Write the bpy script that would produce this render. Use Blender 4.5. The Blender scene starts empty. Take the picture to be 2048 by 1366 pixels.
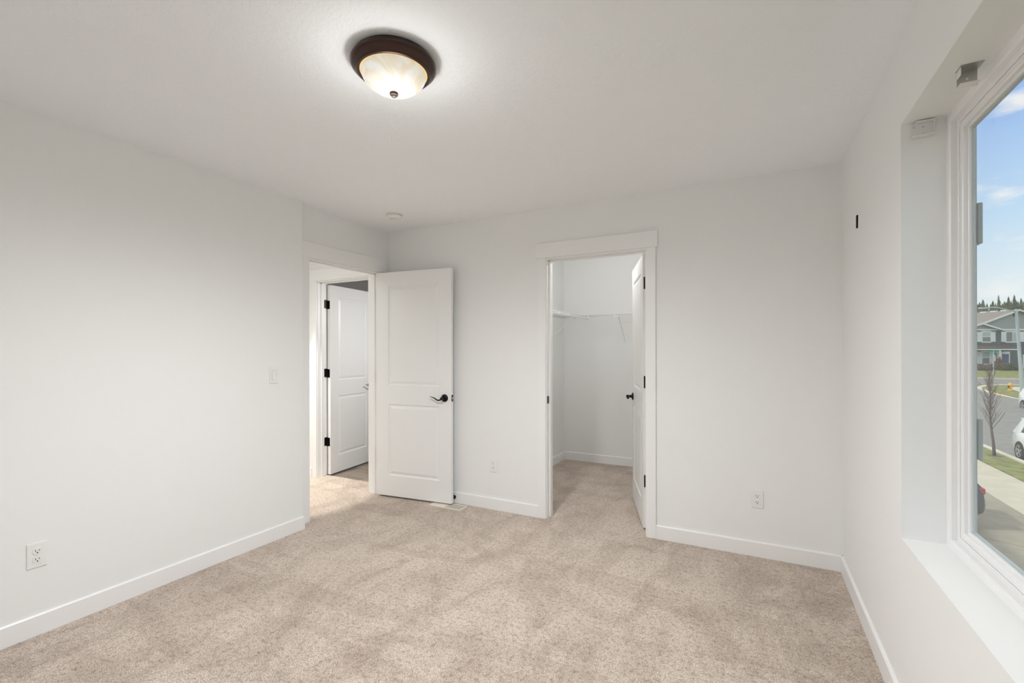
import bpy, bmesh, math, random
from mathutils import Vector, Matrix
C = bpy.context.scene.collection
PI = math.pi
R = math.radians

# ------------------------------------------------------------------ camera, world, sun, exposure
FPX, V0, YAW, EYE, ROLL = 930.74, 700.86, 0.4781, 1.3259, -0.0019
cd = bpy.data.cameras.new('camera'); cam = bpy.data.objects.new('camera', cd); C.objects.link(cam)
cd.sensor_width = 36.0; cd.lens = FPX / 2048 * 36.0
cd.shift_y = (V0 - 683.0) / 2048.0
cd.clip_start = 0.02; cd.clip_end = 800
cam.matrix_world = Matrix.Translation((0, 0, EYE)) @ Matrix.Rotation(YAW, 4, 'Z') @ Matrix.Rotation(PI / 2, 4, 'X') @ Matrix.Rotation(ROLL, 4, 'Z')
bpy.context.scene.camera = cam

sc = bpy.context.scene
sc.view_settings.view_transform = 'Standard'; sc.view_settings.look = 'None'
sc.view_settings.gamma = 1.0; sc.view_settings.use_curve_mapping = False
sc.view_settings.exposure = 0.05
sc.cycles.max_bounces = 14; sc.cycles.diffuse_bounces = 8; sc.cycles.transparent_max_bounces = 24
sc.cycles.sample_clamp_indirect = 6.0
sc.cycles.use_denoising = True

LAMP_W = 143.0
GLOW_W = 2.6
HALL_W = 15.0
DOWN_W = 205.0
CLOSET_W = 12.5
BATH_W = 60.0
SKY = 1.1
SUN_W = 1.7

w = bpy.data.worlds.new('sky'); sc.world = w; w.use_nodes = True
nt = w.node_tree; nt.nodes.clear()
def N(nt, t, **k):
    n = nt.nodes.new(t)
    for a, b in k.items(): setattr(n, a, b)
    return n
out = N(nt, 'ShaderNodeOutputWorld'); bg = N(nt, 'ShaderNodeBackground'); nt.links.new(bg.outputs[0], out.inputs[0])
tc = N(nt, 'ShaderNodeTexCoord'); sep = N(nt, 'ShaderNodeSeparateXYZ'); nt.links.new(tc.outputs['Generated'], sep.inputs[0])
ramp = N(nt, 'ShaderNodeValToRGB'); nt.links.new(sep.outputs['Z'], ramp.inputs[0])
cr = ramp.color_ramp
for i, (p, c) in enumerate([(0.0, (.80, .86, .88)), (.09, (.80, .88, .92)), (.2, (.54, .74, .95)), (.38, (.30, .50, .93)), (.50, (1.12, 1.08, 1.03)), (1.0, (1.12, 1.08, 1.03))]):
    e = cr.elements[i] if i < 2 else cr.elements.new(p)
    e.position = p; e.color = (*c, 1)
mp = N(nt, 'ShaderNodeMapping'); mp.inputs['Scale'].default_value = (1, 1, 2.6); mp.inputs['Location'].default_value = (.37, .1, .2)
nt.links.new(tc.outputs['Generated'], mp.inputs[0])
nz = N(nt, 'ShaderNodeTexNoise'); nz.inputs['Scale'].default_value = 7.0; nz.inputs['Detail'].default_value = 7; nz.inputs['Roughness'].default_value = .55
nt.links.new(mp.outputs[0], nz.inputs['Vector'])
cl = N(nt, 'ShaderNodeValToRGB'); cl.color_ramp.elements[0].position = .53; cl.color_ramp.elements[1].position = .66
nt.links.new(nz.outputs['Fac'], cl.inputs[0])
mx = N(nt, 'ShaderNodeMix', data_type='RGBA'); mx.inputs['B'].default_value = (.93, .93, .95, 1)
nt.links.new(cl.outputs[0], mx.inputs['Factor']); nt.links.new(ramp.outputs[0], mx.inputs['A'])
nt.links.new(mx.outputs['Result'], bg.inputs[0]); bg.inputs[1].default_value = SKY

sd = bpy.data.lights.new('sun', 'SUN'); so = bpy.data.objects.new('sun', sd); C.objects.link(so)
sd.energy = SUN_W; sd.angle = R(2.0); sd.color = (1, .96, .88)
so.rotation_euler = Vector((-0.66, -0.30, 0.80)).to_track_quat('Z', 'Y').to_euler()

# ------------------------------------------------------------------ materials
MATS = {}
def mat(name, col=(.8, .8, .8), rough=.5, metal=0.0, bump=None, emit=None, spec=.5, fn=None):
    if name in MATS: return MATS[name]
    m = bpy.data.materials.new(name); m.use_nodes = True; t = m.node_tree; b = t.nodes['Principled BSDF']
    b.inputs['Base Color'].default_value = (*col, 1); b.inputs['Roughness'].default_value = rough; b.inputs['Metallic'].default_value = metal
    b.inputs['Specular IOR Level'].default_value = spec
    if emit: b.inputs['Emission Color'].default_value = (*emit[0], 1); b.inputs['Emission Strength'].default_value = emit[1]
    if bump:
        sc_, st, dist = bump
        c_ = t.nodes.new('ShaderNodeTexCoord'); n_ = t.nodes.new('ShaderNodeTexNoise'); n_.inputs['Scale'].default_value = sc_; n_.inputs['Detail'].default_value = 3
        bp = t.nodes.new('ShaderNodeBump'); bp.inputs['Strength'].default_value = st; bp.inputs['Distance'].default_value = dist
        t.links.new(c_.outputs['Object'], n_.inputs['Vector']); t.links.new(n_.outputs['Fac'], bp.inputs['Height']); t.links.new(bp.outputs[0], b.inputs['Normal'])
    if fn: fn(t, b)
    MATS[name] = m; return m

def tex(t, kind, scale, vec=None, **k):
    c_ = t.nodes.new('ShaderNodeTexCoord'); n_ = t.nodes.new(kind)
    n_.inputs['Scale'].default_value = scale
    for a, v in k.items(): n_.inputs[a.replace('_', ' ')].default_value = v
    src = c_.outputs['Object']
    if vec:
        mp_ = t.nodes.new('ShaderNodeMapping'); mp_.inputs['Scale'].default_value = vec[0]; mp_.inputs['Rotation'].default_value = vec[1]
        t.links.new(src, mp_.inputs[0]); src = mp_.outputs[0]
    t.links.new(src, n_.inputs['Vector']); return n_
def rmp(t, src, stops):
    r = t.nodes.new('ShaderNodeValToRGB'); t.links.new(src, r.inputs[0])
    for i, (p, c) in enumerate(stops):
        e = r.color_ramp.elements[i] if i < 2 else r.color_ramp.elements.new(p)
        e.position = p; e.color = (*c, 1) if len(c) == 3 else c
    return r
def mixc(t, f, a, b, mode='MIX'):
    m_ = t.nodes.new('ShaderNodeMix'); m_.data_type = 'RGBA'; m_.blend_type = mode
    for s, k in ((f, 'Factor'), (a, 'A'), (b, 'B')):
        if isinstance(s, (int, float)): m_.inputs[k].default_value = s
        elif isinstance(s, tuple): m_.inputs[k].default_value = (*s, 1)
        else: t.links.new(s, m_.inputs[k])
    return m_.outputs['Result']

def f_carpet(t, b):
    fine = tex(t, 'ShaderNodeTexNoise', 260, Detail=2.0, Roughness=.7)
    tuft = tex(t, 'ShaderNodeTexVoronoi', 165, Randomness=1.0); tuft.feature = 'F1'
    mid = tex(t, 'ShaderNodeTexNoise', 48, Detail=3.0, Roughness=.6)
    big = tex(t, 'ShaderNodeTexNoise', 3.2, ((1.0, .5, 1), (0, 0, .9)), Detail=6.0, Roughness=.68, Distortion=1.0)
    swp = tex(t, 'ShaderNodeTexNoise', 1.5, ((.5, 1.8, 1), (0, 0, .55)), Detail=2.0, Distortion=1.8)
    c1 = rmp(t, fine.outputs['Fac'], [(.34, (.33, .255, .20)), (.47, (.80, .675, .57)), (.62, (1.0, .885, .785))])
    c5 = rmp(t, tuft.outputs['Distance'], [(.3, (1, 1, 1)), (.75, (.74, .715, .69))])
    c2 = rmp(t, mid.outputs['Fac'], [(.34, (.72, .69, .66)), (.50, (1, 1, 1))])
    c3 = rmp(t, big.outputs['Fac'], [(.37, (.77, .75, .73)), (.56, (1.0, 1.0, 1.0))])
    c4 = rmp(t, swp.outputs['Fac'], [(.42, (.90, .89, .88)), (.50, (1, 1, 1))])
    x = mixc(t, 1.0, c1.outputs[0], c5.outputs[0], 'MULTIPLY')
    for c in (c2, c3, c4): x = mixc(t, 1.0, x, c.outputs[0], 'MULTIPLY')
    t.links.new(x, b.inputs['Base Color'])
    bp = t.nodes.new('ShaderNodeBump'); bp.inputs['Strength'].default_value = .9; bp.inputs['Distance'].default_value = .006; bp.invert = True
    t.links.new(tuft.outputs['Distance'], bp.inputs['Height'])
    b2 = t.nodes.new('ShaderNodeBump'); b2.inputs['Strength'].default_value = .5; b2.inputs['Distance'].default_value = .012
    t.links.new(mid.outputs['Fac'], b2.inputs['Height']); t.links.new(bp.outputs[0], b2.inputs['Normal']); t.links.new(b2.outputs[0], b.inputs['Normal'])
    b.inputs['Sheen Weight'].default_value = .2

def f_vinyl(t, b):
    br = tex(t, 'ShaderNodeTexBrick', 1.0, ((1, 1, 1), (0, 0, .0)))
    br.inputs['Brick Width'].default_value = .9; br.inputs['Row Height'].default_value = .15; br.inputs['Mortar Size'].default_value = .002
    br.inputs['Color1'].default_value = (.30, .25, .205, 1); br.inputs['Color2'].default_value = (.19, .16, .13, 1); br.inputs['Mortar'].default_value = (.12, .09, .07, 1)
    g = tex(t, 'ShaderNodeTexNoise', 9, ((.35, 6, 1), (0, 0, 0)), Detail=5.0)
    r = rmp(t, g.outputs['Fac'], [(.3, (.7, .68, .66)), (.7, (1.15, 1.12, 1.1))])
    t.links.new(mixc(t, 1.0, br.outputs['Color'], r.outputs[0], 'MULTIPLY'), b.inputs['Base Color'])

def f_ceil(t, b):
    n1 = tex(t, 'ShaderNodeTexNoise', 55, Detail=4.0, Roughness=.6, Distortion=.6)
    bp = t.nodes.new('ShaderNodeBump'); bp.inputs['Strength'].default_value = .55; bp.inputs['Distance'].default_value = .006
    t.links.new(n1.outputs['Fac'], bp.inputs['Height']); t.links.new(bp.outputs[0], b.inputs['Normal'])

def noisecol(scale, a, c, p0=.35, p1=.65, det=6.0, vec=None, bump=0):
    def f(t, b):
        n_ = tex(t, 'ShaderNodeTexNoise', scale, vec, Detail=det)
        r = rmp(t, n_.outputs['Fac'], [(p0, a), (p1, c)]); t.links.new(r.outputs[0], b.inputs['Base Color'])
        if bump:
            bp = t.nodes.new('ShaderNodeBump'); bp.inputs['Strength'].default_value = .6; bp.inputs['Distance'].default_value = bump
            t.links.new(n_.outputs['Fac'], bp.inputs['Height']); t.links.new(bp.outputs[0], b.inputs['Normal'])
    return f
def siding(col, pitch=.12):
    def f(t, b):
        wv = tex(t, 'ShaderNodeTexWave', 1.0 / pitch / 2 * .5); wv.bands_direction = 'Z'; wv.wave_profile = 'SAW'
        wv.inputs['Scale'].default_value = .314 / pitch
        r = rmp(t, wv.outputs['Fac'], [(0.0, tuple(.8 * x for x in col)), (.12, col)])
        t.links.new(r.outputs[0], b.inputs['Base Color'])
    return f
def f_shingle(t, b):
    br = tex(t, 'ShaderNodeTexBrick', 1.0); br.inputs['Brick Width'].default_value = .35; br.inputs['Row Height'].default_value = .16; br.inputs['Mortar Size'].default_value = .012
    br.inputs['Color1'].default_value = (.30, .27, .24, 1); br.inputs['Color2'].default_value = (.22, .20, .18, 1); br.inputs['Mortar'].default_value = (.13, .12, .11, 1)
    t.links.new(br.outputs['Color'], b.inputs['Base Color'])
def f_alabaster(t, b):
    n_ = tex(t, 'ShaderNodeTexNoise', 9, Detail=4.0, Distortion=2.2)
    r = rmp(t, n_.outputs['Fac'], [(.40, (.93, .80, .56)), (.56, (1.0, .96, .86)), (.70, (1, 1, .98))])
    t.links.new(r.outputs[0], b.inputs['Emission Color']); b.inputs['Emission Strength'].default_value = .60
    b.inputs['Base Color'].default_value = (.30, .29, .27, 1)

M_wall = mat('wall_paint', (.865, .87, .862), .62, bump=(190, .22, .003), spec=.3)
M_ceil = mat('ceiling_paint', (.905, .925, .945), .8, fn=f_ceil, spec=.2)
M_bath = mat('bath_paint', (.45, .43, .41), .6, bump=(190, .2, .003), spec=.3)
M_trim = mat('trim_paint', (.88, .88, .875), .35)
M_door = mat('door_paint', (.87, .87, .86), .38)
M_carpet = mat('carpet', rough=.95, fn=f_carpet, spec=.05)
M_vinyl = mat('vinyl_plank', rough=.4, fn=f_vinyl)
M_black = mat('black_metal', (.010, .009, .008), .32, .6)
M_chrome = mat('brushed_steel', (.52, .51, .50), .3, .95)
M_bronze = mat('oil_rubbed_bronze', (.060, .034, .028), .33, .75)
M_pull = mat('dark_bronze_finial', (.035, .02, .012), .6, .2)
M_glassdome = mat('alabaster_glass', rough=.25, fn=f_alabaster)
M_vinylw = mat('window_vinyl', (.86, .86, .86), .3)
M_plastic = mat('white_plastic', (.85, .85, .83), .35)
M_hole = mat('slot_dark', (.02, .02, .02), .8)
M_wire = mat('wire_coating', (.86, .86, .86), .3)
M_cream = mat('register_enamel', (.86, .80, .70), .4)
M_clear = mat('clear_plastic', (.80, .80, .79), .2)
M_ground = mat('dry_ground', rough=.95, fn=noisecol(.6, (.12, .14, .06), (.2, .2, .09)))
M_grass = mat('grass', rough=.95, fn=noisecol(2.2, (.13, .15, .045), (.25, .27, .09), bump=.02))
M_asph = mat('asphalt', rough=.9, fn=noisecol(3.0, (.20, .20, .19), (.25, .25, .235)))
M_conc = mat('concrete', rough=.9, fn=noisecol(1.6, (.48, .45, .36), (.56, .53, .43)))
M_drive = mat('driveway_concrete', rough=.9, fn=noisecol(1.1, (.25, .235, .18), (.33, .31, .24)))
M_joint = mat('joint', (.12, .11, .09), .9)
M_curb = mat('curb_concrete', (.62, .59, .50), .9)
M_slate = mat('slate_siding', rough=.8, fn=siding((.105, .125, .14)))
M_gable = mat('grey_siding', rough=.8, fn=siding((.33, .36, .355)))
M_ext = mat('own_siding', rough=.8, fn=siding((.25, .30, .30)))
M_shut = mat('shutter_paint', (.42, .475, .465), .6, bump=(60, .3, .004))
M_white = mat('exterior_white', (.78, .80, .80), .6)
M_shingle = mat('shingle', rough=.9, fn=f_shingle)
M_brown = mat('porch_roof', (.07, .062, .058), .9)
M_pane = mat('house_pane', (.16, .20, .20), .08)
M_pane2 = mat('house_pane_light', (.42, .50, .50), .15)
M_bdoor = mat('blue_door', (.07, .10, .22), .5)
M_galv = mat('galvanised', (.46, .53, .54), .55, .2)
M_yellow = mat('hydrant_yellow', (.85, .45, .04), .45)
M_bark = mat('bark', rough=.95, fn=noisecol(20, (.10, .075, .065), (.17, .13, .115)))
M_conif = mat('conifer', rough=.95, fn=noisecol(.8, (.065, .085, .055), (.16, .19, .10)))
M_shrub = mat('shrub', rough=.95, fn=noisecol(4, (.05, .06, .03), (.12, .12, .06)))
M_shrubr = mat('shrub_red', rough=.95, fn=noisecol(4, (.09, .05, .04), (.15, .10, .07)))
M_carw = mat('car_white', (.82, .83, .82), .18)
M_card = mat('car_dark', (.045, .05, .075), .2, .3)
M_tyre = mat('tyre', (.025, .025, .025), .8)
M_rim = mat('alloy', (.55, .56, .58), .3, .8)
M_cglass = mat('car_glass', (.03, .035, .04), .06)
M_red = mat('tail_red', (.50, .02, .02), .25)
M_lampw = mat('headlamp', (.8, .82, .85), .1)
M_green = mat('sign_green', (.02, .25, .16), .5)
M_signb = mat('sign_back', (.55, .56, .56), .5)

def glass_mat():
    m = bpy.data.materials.new('window_glass'); m.use_nodes = True; t = m.node_tree; t.nodes.clear()
    o = t.nodes.new('ShaderNodeOutputMaterial'); mxs = t.nodes.new('ShaderNodeMixShader'); tr = t.nodes.new('ShaderNodeBsdfTransparent'); gl = t.nodes.new('ShaderNodeBsdfGlossy')
    gl.inputs['Roughness'].default_value = 0.0; tr.inputs[0].default_value = (.97, .985, .98, 1)
    fr = t.nodes.new('ShaderNodeFresnel'); ge = t.nodes.new('ShaderNodeNewGeometry'); mr = t.nodes.new('ShaderNodeMapRange')
    mr.inputs['To Min'].default_value = 1.24; mr.inputs['To Max'].default_value = 1 / 1.24      # same reflectance from either side of the pane
    t.links.new(ge.outputs['Backfacing'], mr.inputs['Value']); t.links.new(mr.outputs[0], fr.inputs[0])
    t.links.new(fr.outputs[0], mxs.inputs[0]); t.links.new(tr.outputs[0], mxs.inputs[1]); t.links.new(gl.outputs[0], mxs.inputs[2]); t.links.new(mxs.outputs[0], o.inputs[0])
    return m
M_glass = glass_mat()

# ------------------------------------------------------------------ mesh helpers
class MB:
    def __init__(s): s.bm = bmesh.new()
    def box(s, x0, x1, y0, y1, z0, z1, bev=0.0, seg=2, M=None):
        vs = [s.bm.verts.new(p) for p in ((x0, y0, z0), (x1, y0, z0), (x1, y1, z0), (x0, y1, z0), (x0, y0, z1), (x1, y0, z1), (x1, y1, z1), (x0, y1, z1))]
        fs = [s.bm.faces.new([vs[i] for i in f]) for f in ((3, 2, 1, 0), (4, 5, 6, 7), (0, 1, 5, 4), (1, 2, 6, 5), (2, 3, 7, 6), (3, 0, 4, 7))]
        if bev:
            es = list({e for f in fs for e in f.edges})
            r = bmesh.ops.bevel(s.bm, geom=es, offset=bev, segments=seg, affect='EDGES', profile=.5, clamp_overlap=True)
            vs = list({v for f in r['faces'] for v in f.verts} | {v for v in vs if v.is_valid})
        if M is not None:
            for v in vs: v.co = M @ v.co
        return s
    def prism(s, pts, a, b, axis='z', M=None):
        # pts 2-D outline (ccw seen from +axis); extruded between a and b
        def P(p, t): return {'z': (p[0], p[1], t), 'y': (p[0], t, p[1]), 'x': (t, p[0], p[1])}[axis]
        lo = [s.bm.verts.new(P(p, a)) for p in pts]; hi = [s.bm.verts.new(P(p, b)) for p in pts]; n = len(pts)
        fs = [s.bm.faces.new(lo[::-1]), s.bm.faces.new(hi)]
        for i in range(n): fs.append(s.bm.faces.new((lo[i], lo[(i + 1) % n], hi[(i + 1) % n], hi[i])))
        if M is not None:
            for v in lo + hi: v.co = M @ v.co
        return s
    def lathe(s, prof, seg=32, M=None, cap=True):
        rings = []
        for r, z in prof:
            if r < 1e-6: rings.append([s.bm.verts.new((0, 0, z))])
            else: rings.append([s.bm.verts.new((r * math.cos(2 * PI * i / seg), r * math.sin(2 * PI * i / seg), z)) for i in range(seg)])
        for a, b in zip(rings, rings[1:]):
            for i in range(seg):
                j = (i + 1) % seg
                if len(a) == 1 and len(b) == 1: continue
                if len(a) == 1: s.bm.faces.new((a[0], b[j], b[i]))
                elif len(b) == 1: s.bm.faces.new((a[i], a[j], b[0]))
                else: s.bm.faces.new((a[i], a[j], b[j], b[i]))
        if cap:
            for rg in (rings[0], rings[-1]):
                if len(rg) > 2: s.bm.faces.new(rg)
        if M is not None:
            for rg in rings:
                for v in rg: v.co = M @ v.co
        return s
    def tube(s, pts, rad, seg=8, cap=True):
        pts = [Vector(p) for p in pts]; n = len(pts)
        rad = rad if isinstance(rad, (list, tuple)) else [rad] * n
        up = Vector((0, 0, 1)); rings = []
        for i, p in enumerate(pts):
            d = (pts[min(i + 1, n - 1)] - pts[max(i - 1, 0)]).normalized()
            u = up if abs(d.dot(up)) < .95 else Vector((1, 0, 0))
            a = d.cross(u).normalized(); b = a.cross(d).normalized()
            q = rad[i]; rx, ry = (q if isinstance(q, (tuple, list)) else (q, q))
            rings.append([s.bm.verts.new(p + a * (rx * math.cos(2 * PI * k / seg)) + b * (ry * math.sin(2 * PI * k / seg))) for k in range(seg)])
        for a, b in zip(rings, rings[1:]):
            for k in range(seg): s.bm.faces.new((a[k], a[(k + 1) % seg], b[(k + 1) % seg], b[k]))
        if cap: s.bm.faces.new(rings[0][::-1]); s.bm.faces.new(rings[-1])
        return s
    def poly(s, pts):
        s.bm.faces.new([s.bm.verts.new(p) for p in pts]); return s
    def build(s, name, m, parent=None, smooth=False, loc=None, rz=None):
        bmesh.ops.recalc_face_normals(s.bm, faces=s.bm.faces)
        me = bpy.data.meshes.new(name); s.bm.to_mesh(me); s.bm.free()
        o = bpy.data.objects.new(name, me); C.objects.link(o)
        for k in (m if isinstance(m, (list, tuple)) else [m]): me.materials.append(k)
        if smooth:
            for p in me.polygons: p.use_smooth = True
            if smooth != 'all':
                try: me.set_sharp_from_angle(angle=R(40))
                except Exception: pass
        if parent: o.parent = parent
        if loc: o.location = loc
        if rz is not None: o.rotation_euler = (0, 0, rz)
        return o
def tag(o, label=None, cat=None, group=None, kind=None):
    if label: o['label'] = label
    if cat: o['category'] = cat
    if group: o['group'] = group
    if kind: o['kind'] = kind
    return o
def empty(name, loc=(0, 0, 0), rz=0.0, rot=None):
    o = bpy.data.objects.new(name, None); C.objects.link(o); o.location = loc; o.empty_display_size = .1
    o.rotation_euler = rot if rot else (0, 0, rz); return o
def copy_tree(o, parent=None):
    c = o.copy(); C.objects.link(c); c.parent = parent
    for ch in [x for x in bpy.data.objects if x.parent == o]: copy_tree(ch, c)
    return c

def wall(name, axis, a0, a1, h0, h1, t0, t1, holes, m, label, z0=0.0):
    """solid wall with rectangular holes. axis 'x': runs along x, thickness along y (t0..t1)"""
    us = sorted({a0, a1, *[v for hh in holes for v in hh[:2]]}); vs = sorted({h0, h1, *[v for hh in holes for v in hh[2:]]})
    us = [u for u in us if a0 <= u <= a1]; vs = [v for v in vs if h0 <= v <= h1]
    def solid(i, j):
        if i < 0 or j < 0 or i >= len(us) - 1 or j >= len(vs) - 1: return False
        cu, cv = (us[i] + us[i + 1]) / 2, (vs[j] + vs[j + 1]) / 2
        return not any(hh[0] < cu < hh[1] and hh[2] < cv < hh[3] for hh in holes)
    bm = bmesh.new(); cache = {}
    def V(u, v, t):
        k = (round(u, 5), round(v, 5), round(t, 5))
        if k not in cache: cache[k] = bm.verts.new((u, t, v) if axis == 'x' else (t, u, v))
        return cache[k]
    for i in range(len(us) - 1):
        for j in range(len(vs) - 1):
            if not solid(i, j): continue
            u0, u1, v0, v1 = us[i], us[i + 1], vs[j], vs[j + 1]
            for t in (t0, t1): bm.faces.new((V(u0, v0, t), V(u1, v0, t), V(u1, v1, t), V(u0, v1, t)))
            if not solid(i - 1, j): bm.faces.new((V(u0, v0, t0), V(u0, v1, t0), V(u0, v1, t1), V(u0, v0, t1)))
            if not solid(i + 1, j): bm.faces.new((V(u1, v0, t0), V(u1, v1, t0), V(u1, v1, t1), V(u1, v0, t1)))
            if not solid(i, j - 1): bm.faces.new((V(u0, v0, t0), V(u1, v0, t0), V(u1, v0, t1), V(u0, v0, t1)))
            if not solid(i, j + 1): bm.faces.new((V(u0, v1, t0), V(u1, v1, t0), V(u1, v1, t1), V(u0, v1, t1)))
    mb = MB.__new__(MB); mb.bm = bm
    return tag(mb.build(name, m), label, 'wall', kind='structure')

# ------------------------------------------------------------------ room shell
XR, YB, XL, XD, YE, ZC = .474, 3.379, -2.979, -3.067, 2.357, 2.44
YF = -.66
WT = .115
XH, YCB, XCL = -4.30, 5.34, -2.05           # hall far wall, closet back wall, closet left wall
XEXT = .655
WY0, WY1, WZ0, WZ1 = .31, 2.137, .646, 2.135  # window opening

wall('wall_back', 'x', -4.9, XR, 0, ZC, YB, YB + WT, [(-1.467, -.654, -1, 2.06), (-4.055, -3.298, -1, 2.06)], M_wall, 'white textured back wall with the closet doorway')
wall('wall_right', 'y', YF - .12, YCB + .12, 0, ZC, XR, XEXT, [(WY0, WY1, WZ0, WZ1)], M_wall, 'white right wall around the big window')
wall('wall_left', 'y', YF - .12, YE, 0, ZC, XD - WT, XL, [], M_wall, 'long blank white wall on the left with a light switch')
wall('wall_entry', 'y', YE, YB, 0, ZC, XD - WT, XD, [(2.462, 3.270, -1, 2.06)], M_wall, 'short white wall around the bedroom doorway')
wall('wall_front', 'x', XD - WT, XR, 0, ZC, YF - .12, YF, [], M_wall, 'white wall behind the viewpoint')
wall('wall_hall', 'y', -.4, YB, 0, ZC, XH - .12, XH, [], M_wall, 'white far wall of the hallway')
wall('wall_hall_end', 'x', XH - .12, XD - WT, 0, ZC, -.52, -.4, [], M_wall, 'white end wall of the hallway')
wall('wall_closet_left', 'y', YB + WT, YCB, 0, ZC, XCL - .12, XCL, [], M_wall, 'white left wall inside the closet')
wall('wall_closet_back', 'x', XCL - .12, XR, 0, ZC, YCB, YCB + .12, [], M_wall, 'white back wall inside the closet')
wall('wall_bath_left', 'y', YB + WT, 6.0, 0, ZC, -5.02, -4.9, [], M_bath, 'dim grey wall of the unlit bathroom, left side')
wall('wall_bath_back', 'x', -5.02, XCL - .12, 0, ZC, 5.9, 6.02, [], M_bath, 'dim grey back wall of the unlit bathroom')
wall('wall_bath_right', 'y', YB + WT, 5.9, 0, ZC, -2.5, XCL - .12, [], M_bath, 'grey right wall of the unlit bathroom')
tag(MB().box(-5.02, XEXT, -.78, 6.02, ZC, ZC + .12).build('ceiling', M_ceil), 'white knockdown-textured ceiling', 'ceiling', kind='structure')
f = MB()
f.box(-5.02, XEXT, -.78, YB + WT + .012, -.12, 0); f.box(XCL - .12, XEXT, YB + WT + .012, YCB + .12, -.12, 0)
tag(f.build('floor', M_carpet), 'beige cut-pile carpet running through bedroom, hall and closet', 'carpet', kind='structure')
tag(MB().box(-5.02, XCL - .12, YB + WT + .012, 6.02, -.12, -.006).build('floor', M_vinyl), 'grey-brown plank floor inside the bathroom', 'floor', kind='structure')

# baseboards
BH, BT = .096, .012
def bb(name, segs, label):
    m = MB()
    for (x0, y0, x1, y1, nx, ny) in segs:     # wall line and normal into room
        d = Vector((x1 - x0, y1 - y0, 0)); L = d.length; d.normalize(); n = Vector((nx, ny, 0))
        M = Matrix(((d.x, n.x, 0, x0), (d.y, n.y, 0, y0), (0, 0, 1, 0), (0, 0, 0, 1)))
        m.prism([(0, 0), (BT, 0), (BT, BH - .006), (BT - .005, BH), (0, BH)], 0, L, 'x', M)
    return tag(m.build(name, M_trim), label, 'baseboard', kind='structure')
bb('baseboard_back', [(XD, YB, -1.515, YB, 0, -1), (-.611, YB, XR, YB, 0, -1)], 'white baseboard along the back wall either side of the closet')
bb('baseboard_left', [(XL, YF, XL, YE, 1, 0), (XL + BT, YE, XD, YE, 0, 1)], 'white baseboard along the long left wall')
bb('baseboard_right', [(XR, YF, XR, YB, -1, 0)], 'white baseboard under the window')
bb('baseboard_front', [(XL, YF, XR, YF, 0, 1)], 'white baseboard behind the viewpoint')
bb('baseboard_closet', [(XCL, YB + WT, XCL, YCB, 1, 0), (XCL, YCB, XR, YCB, 0, -1), (XR, YB + WT, XR, YCB, -1, 0)], 'white baseboard inside the closet')
bb('baseboard_hall', [(XH, -.4, XH, YB, 1, 0), (XH, YB, -4.12, YB, 0, -1)], 'white baseboard in the hallway')

# door casings: local frame  x along the wall, y into the room (towards viewer), z up, origin at the middle of the opening on the wall face
def doorway(name, M, wid, label, stop_y, back=True, left_w=.066, strike=0):
    e = empty(name); tag(e, label, 'door trim', kind='structure')
    h = 2.040; cw = .066; ct = .016
    o0 = wid / 2
    for s in (-1, 1):
        a, b = sorted((s * (o0 + .006), s * (o0 + .006 + cw)))
        MB().box(a, b, 0, ct, 0, h + .012, .0025, 2, M).build('side_casing', M_trim, e)
        if back: MB().box(a, b, -WT - ct, -WT, 0, h + .012, .0025, 2, M).build('side_casing', M_trim, e)
    MB().box(-o0 - cw - .019, o0 + cw + .019, 0, .022, h + .012, h + .128, .0025, 2, M).build('head_casing', M_trim, e)
    if back: MB().box(-o0 - cw - .019, o0 + cw + .019, -WT - .022, -WT, h + .012, h + .128, .0025, 2, M).build('head_casing', M_trim, e)
    j = MB(); jt = .0195
    j.box(-o0 - jt, -o0, -WT, 0, 0, h, M=M); j.box(o0, o0 + jt, -WT, 0, 0, h, M=M); j.box(-o0 - jt, o0 + jt, -WT, 0, h, h + jt, M=M)
    j.build('jamb', M_trim, e)
    st = MB(); y0, y1 = stop_y
    st.box(-o0, -o0 + .011, y0, y1, 0, h, .002, 1, M); st.box(o0 - .011, o0, y0, y1, 0, h, .002, 1, M); st.box(-o0, o0, y0, y1, h - .011, h, .002, 1, M)
    st.build('stop_moulding', M_trim, e)
    if strike:
        s = strike
        a, b = sorted((s * (o0 - .0015), s * (o0 + .004)))
        ys = -.02 if stop_y[1] < -.03 else -WT + .02
        p = MB().box(a, b, ys - .018, ys + .018, .905, .965, .002, 1, M).build('strike_plate', M_black, e); tag(p, 'black strike plate')
    return e
# closet: wall faces -y into room; door on the closet side
Mc = Matrix.Translation((-1.0605, YB, 0)) @ Matrix.Rotation(PI, 4, 'Z')
doorway('trim_1', Mc, .762, 'white flat-board casing around the closet doorway', (-.075, -.040), strike=1)
Me = Matrix.Translation((XD, 2.866, 0)) @ Matrix.Rotation(-PI / 2, 4, 'Z')
doorway('trim_2', Me, .762, 'white flat-board casing around the bedroom doorway to the hall', (-.075, -.040), strike=1)
Mb_ = Matrix.Translation((-3.6765, YB, 0)) @ Matrix.Rotation(PI, 4, 'Z')
doorway('trim_3', Mb_, .717, 'white casing around the bathroom doorway across the hall', (-.075, -.040))

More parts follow.
